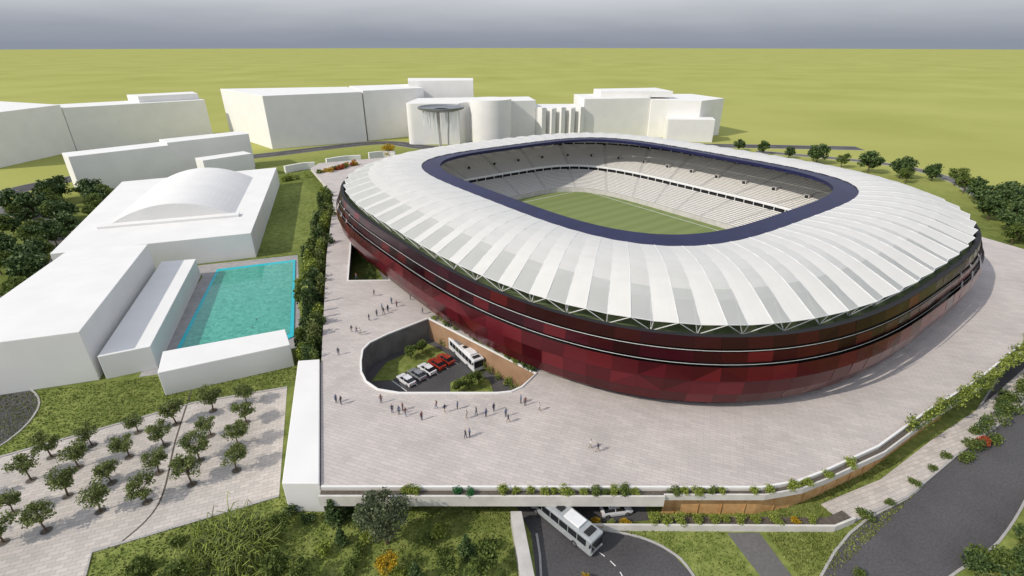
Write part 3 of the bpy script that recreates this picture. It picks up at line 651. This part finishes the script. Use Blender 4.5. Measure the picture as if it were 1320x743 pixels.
def bus(loc,rz,L_=12.,paint='busg'):
    e=empty('city_bus',loc,rz); h=L_/2
    b=MB([paint]); b.box((0,0,1.7),(L_,2.5,2.7)); b.obj('body',e,bevel=.18)
    g=MB(['glass'])
    n=7
    for i in range(n):
        x=-h+.8+(L_-1.6)*(i+.5)/n
        for y in(-1.252,1.252): g.box((x,y,2.15),((L_-1.6)/n-.12,.03,1.1))
    g.box((h+.005,0,1.95),(.03,2.15,1.5)); g.box((-h-.005,0,2.2),(.03,1.9,.9)); g.obj('windows',e)
    r=MB(['white2','steelg','dark','glass']); r.box((L_*.2,0,3.2),(2.6,1.7,.3),0); r.box((-L_*.22,0,3.2),(2.2,1.7,.28),1); r.box((0,0,3.12),(1.0,1.0,.12),2); r.box((-L_*.4,0,3.13),(.9,1.6,.14),1); r.box((L_*.4,0,3.13),(.9,1.6,.14),2)
    r.obj('roof_units',e,bevel=.05)
    w_=MB(['tyre','steelg','lampr','paint'])
    for x in(-h+2.8,h-2.7):
        for y in(-1.26,1.26): wheel(w_,x,y,.48,.3,0,1)
    for y in(-1,1): w_.box((-h-.01,y,.9),(.04,.25,.3),2); w_.box((h+.01,y,.75),(.04,.35,.2),3)
    w_.obj('wheels',e)
    mr_=MB(['dark'])
    for y in(-1.45,1.45): mr_.box((h-.1,y,2.4),(.12,.22,.5)); mr_.tube((h-.2,y*.85,2.7),(h-.1,y,2.6),.03,seg=4)
    mr_.obj('mirrors',e); return e
hd=math.atan2(-.69,.72)
for (x,y,p) in((-20.6,82.3,'carw'),(-18.8,84.2,'cars'),(-17.1,86.0,'carw'),(-15.4,87.9,'carr'),(-13.8,89.6,'carr')): car((x,y,GZ+.05),hd+math.pi,p)
car((14.6,51.6,GZ+.04),.15,'carw')
bus((-9.6,90.2,GZ+.05),math.atan2(-9.8,6.5),11.0,'carw')
bus((6.6,49.6,GZ+.04),math.atan2(-7.7,7.3),12.5,'busg')
# ---------------------------------------------------------------- people
M['skin']=mat('skin',(.48,.29,.20),rough=.6);M['hair']=mat('hair',(.05,.03,.02),rough=.8);M['shoe']=mat('shoe',(.04,.04,.04))
cl=[mat('cloth_%d'%i,c,rough=.9) for i,c in enumerate([(.04,.05,.09),(.6,.58,.55),(.22,.10,.09),(.08,.08,.08),(.16,.2,.3),(.35,.28,.2)])]
def person_mesh(seed):
    rd=random.Random(seed); st=rd.choice([0,.16,.26]); sw=st*.8
    V=[];E=[];Rd=[]
    def a(p,r,pa=None):
        V.append(p);Rd.append(r)
        if pa is not None:E.append((pa,len(V)-1))
        return len(V)-1
    pel=a((0,0,.96),.135);wa=a((0,0,1.12),.12,pel);ch=a((0,.0,1.32),.145,wa);nk=a((0,0,1.47),.06,ch);h1=a((0,.01,1.56),.075,nk);h2=a((0,.02,1.66),.095,h1);a((0,.01,1.73),.07,h2)
    for s in(-1,1):
        k=s*st
        hp=a((s*.10,0,.9),.09,pel);kn=a((s*.10,k*.5+.03,.5),.065,hp);an=a((s*.10,k-.0,.09+abs(min(0,k))*.3),.042,kn);a((s*.11,k+.14,.05+abs(min(0,k))*.15),.04,an)
        sh=a((s*.19,0,1.39),.062,ch);el=a((s*.25,-s*sw*.4-.03,1.12),.045,sh);wr=a((s*.27,-s*sw+.05,.88),.033,el);a((s*.27,-s*sw+.08,.78),.035,wr)
    me=bpy.data.meshes.new('sk');me.from_pydata(V,E,[]);o=bpy.data.objects.new('sk',me);COL.objects.link(o)
    md=o.modifiers.new('s','SKIN')
    for i,sv in enumerate(me.skin_vertices[0].data): sv.radius=(Rd[i]*1.05,Rd[i]*(.85 if i<4 else 1)); sv.use_root=(i==0)
    su=o.modifiers.new('u','SUBSURF');su.levels=1
    dg=bpy.context.evaluated_depsgraph_get();res=bpy.data.meshes.new_from_object(o.evaluated_get(dg));bpy.data.objects.remove(o)
    res.materials.clear()
    for m_ in(M['skin'],M['hair'],rd.choice(cl),rd.choice(cl[:1]+cl[3:]),M['shoe']):res.materials.append(m_)
    for f in res.polygons:
        c=f.center; f.use_smooth=True
        if c.z>1.5: f.material_index=1 if (c.z>1.69 or c.y<-.02) else 0
        elif abs(c.x)>.2 and c.z<.88: f.material_index=0
        elif c.z>.97 or abs(c.x)>.21: f.material_index=2
        elif c.z>.1: f.material_index=3
        else: f.material_index=4
    res.name='person';return res
PM=[person_mesh(s) for s in range(8)]
ppl=[(-7.1,60.9),(-6.5,61.3),(-19.6,67),(-18.4,66.5),(-18,67.6),(-17.3,66.2),(12.7,58.1),(11.7,58.8),(-28.7,101),(-29.5,103),(-28,102.2),(-30,100),(-26.5,104.5),(-20,101),(-.6,64.6),(4.5,67.5),(-28.6,69.1),(-29.6,69.6),(-33.7,84.3),(-9,67.9),(-14.5,65.2),(-12.5,68),(-11,67),(-7.3,65.5),(-5.8,66.4),(-4.2,66),(-3,67.4),(1.5,69.5),(2.2,68.9),(-32.4,92.5),(-33.6,93),(-31.5,91.8),(-31.2,98),(-28,106),(-24,108),(-1,66),(-22,69.5),(-40,120),(-33,110),(115,130),(118,133),(-55,175),(-50,170),(70,92),(72,93)]
for i,(x,y) in enumerate(ppl): inst('walking_person',PM[i%8],(x,y,.01),random.uniform(0,6.28),random.uniform(.98,1.08))
for x,y in((-60,103),(-61,107)): inst('swimmer',PM[3],(x,y,GZ-1.1),1.)
# ---------------------------------------------------------------- world, sun, camera
W=bpy.data.worlds.new("World");S.world=W;W.use_nodes=True;N=W.node_tree.nodes;L=W.node_tree.links;N.clear()
sd=Vector((.89,.455)).normalized(); el=math.radians(38)
sky=N.new('ShaderNodeTexSky');sky.sky_type='NISHITA';sky.sun_disc=False;sky.sun_elevation=el;sky.sun_rotation=math.atan2(-sd.x,-sd.y)%(2*math.pi)
b1=N.new('ShaderNodeBackground');b1.inputs[1].default_value=.14;L.new(sky.outputs[0],b1.inputs[0])
tc=N.new('ShaderNodeTexCoord');sx=N.new('ShaderNodeSeparateXYZ');L.new(tc.outputs['Generated'],sx.inputs[0])
mp=N.new('ShaderNodeMapping');mp.inputs['Scale'].default_value=(3,3,22);L.new(tc.outputs['Generated'],mp.inputs[0])
n=N.new('ShaderNodeTexNoise');n.inputs['Scale'].default_value=1.5;n.inputs['Detail'].default_value=7;L.new(mp.outputs[0],n.inputs['Vector'])
ma=N.new('ShaderNodeMath');ma.operation='MULTIPLY_ADD';ma.inputs[1].default_value=.03;L.new(n.outputs['Fac'],ma.inputs[0]);L.new(sx.outputs[2],ma.inputs[2])
sb=N.new('ShaderNodeMath');sb.operation='SUBTRACT';sb.inputs[1].default_value=.015;L.new(ma.outputs[0],sb.inputs[0])
r=N.new('ShaderNodeValToRGB');cr_=r.color_ramp;cr_.elements[0].position=0;cr_.elements[0].color=(.27,.30,.36,1);cr_.elements[1].position=.5;cr_.elements[1].color=(1.0,1.02,1.06,1)
for p_,c_ in((.02,(.33,.355,.41)),(.05,(.48,.505,.55)),(.1,(.72,.74,.78))): x=cr_.elements.new(p_);x.color=(*c_,1)
L.new(sb.outputs[0],r.inputs[0]);b2=N.new('ShaderNodeBackground');L.new(r.outputs[0],b2.inputs[0]);b2.inputs[1].default_value=1
mr=N.new('ShaderNodeMapRange');mr.inputs['From Min'].default_value=.1;mr.inputs['From Max'].default_value=.5;mr.inputs['To Min'].default_value=1;mr.inputs['To Max'].default_value=.45;L.new(sx.outputs[2],mr.inputs['Value'])
mx=N.new('ShaderNodeMixShader');L.new(mr.outputs[0],mx.inputs[0]);L.new(b1.outputs[0],mx.inputs[1]);L.new(b2.outputs[0],mx.inputs[2])
ou=N.new('ShaderNodeOutputWorld');L.new(mx.outputs[0],ou.inputs[0])
ld=bpy.data.lights.new('sun','SUN');ld.energy=3.0;ld.angle=math.radians(.8);ld.color=(1,.94,.84)
lo=bpy.data.objects.new('sun',ld);COL.objects.link(lo);lo.location=(-100,-60,150)
lo.rotation_euler=Vector((sd.x*math.cos(el),sd.y*math.cos(el),-math.sin(el))).to_track_quat('-Z','Y').to_euler()
ca=bpy.data.cameras.new('camera');ca.lens=18.0;ca.sensor_width=36;ca.clip_end=20000;ca.clip_start=.5
co=bpy.data.objects.new('camera',ca);COL.objects.link(co);co.location=(0,0,54.6);co.rotation_euler=(math.radians(90-25.48),0,0);S.camera=co
S.view_settings.view_transform='Standard';S.view_settings.look='None';S.view_settings.exposure=0
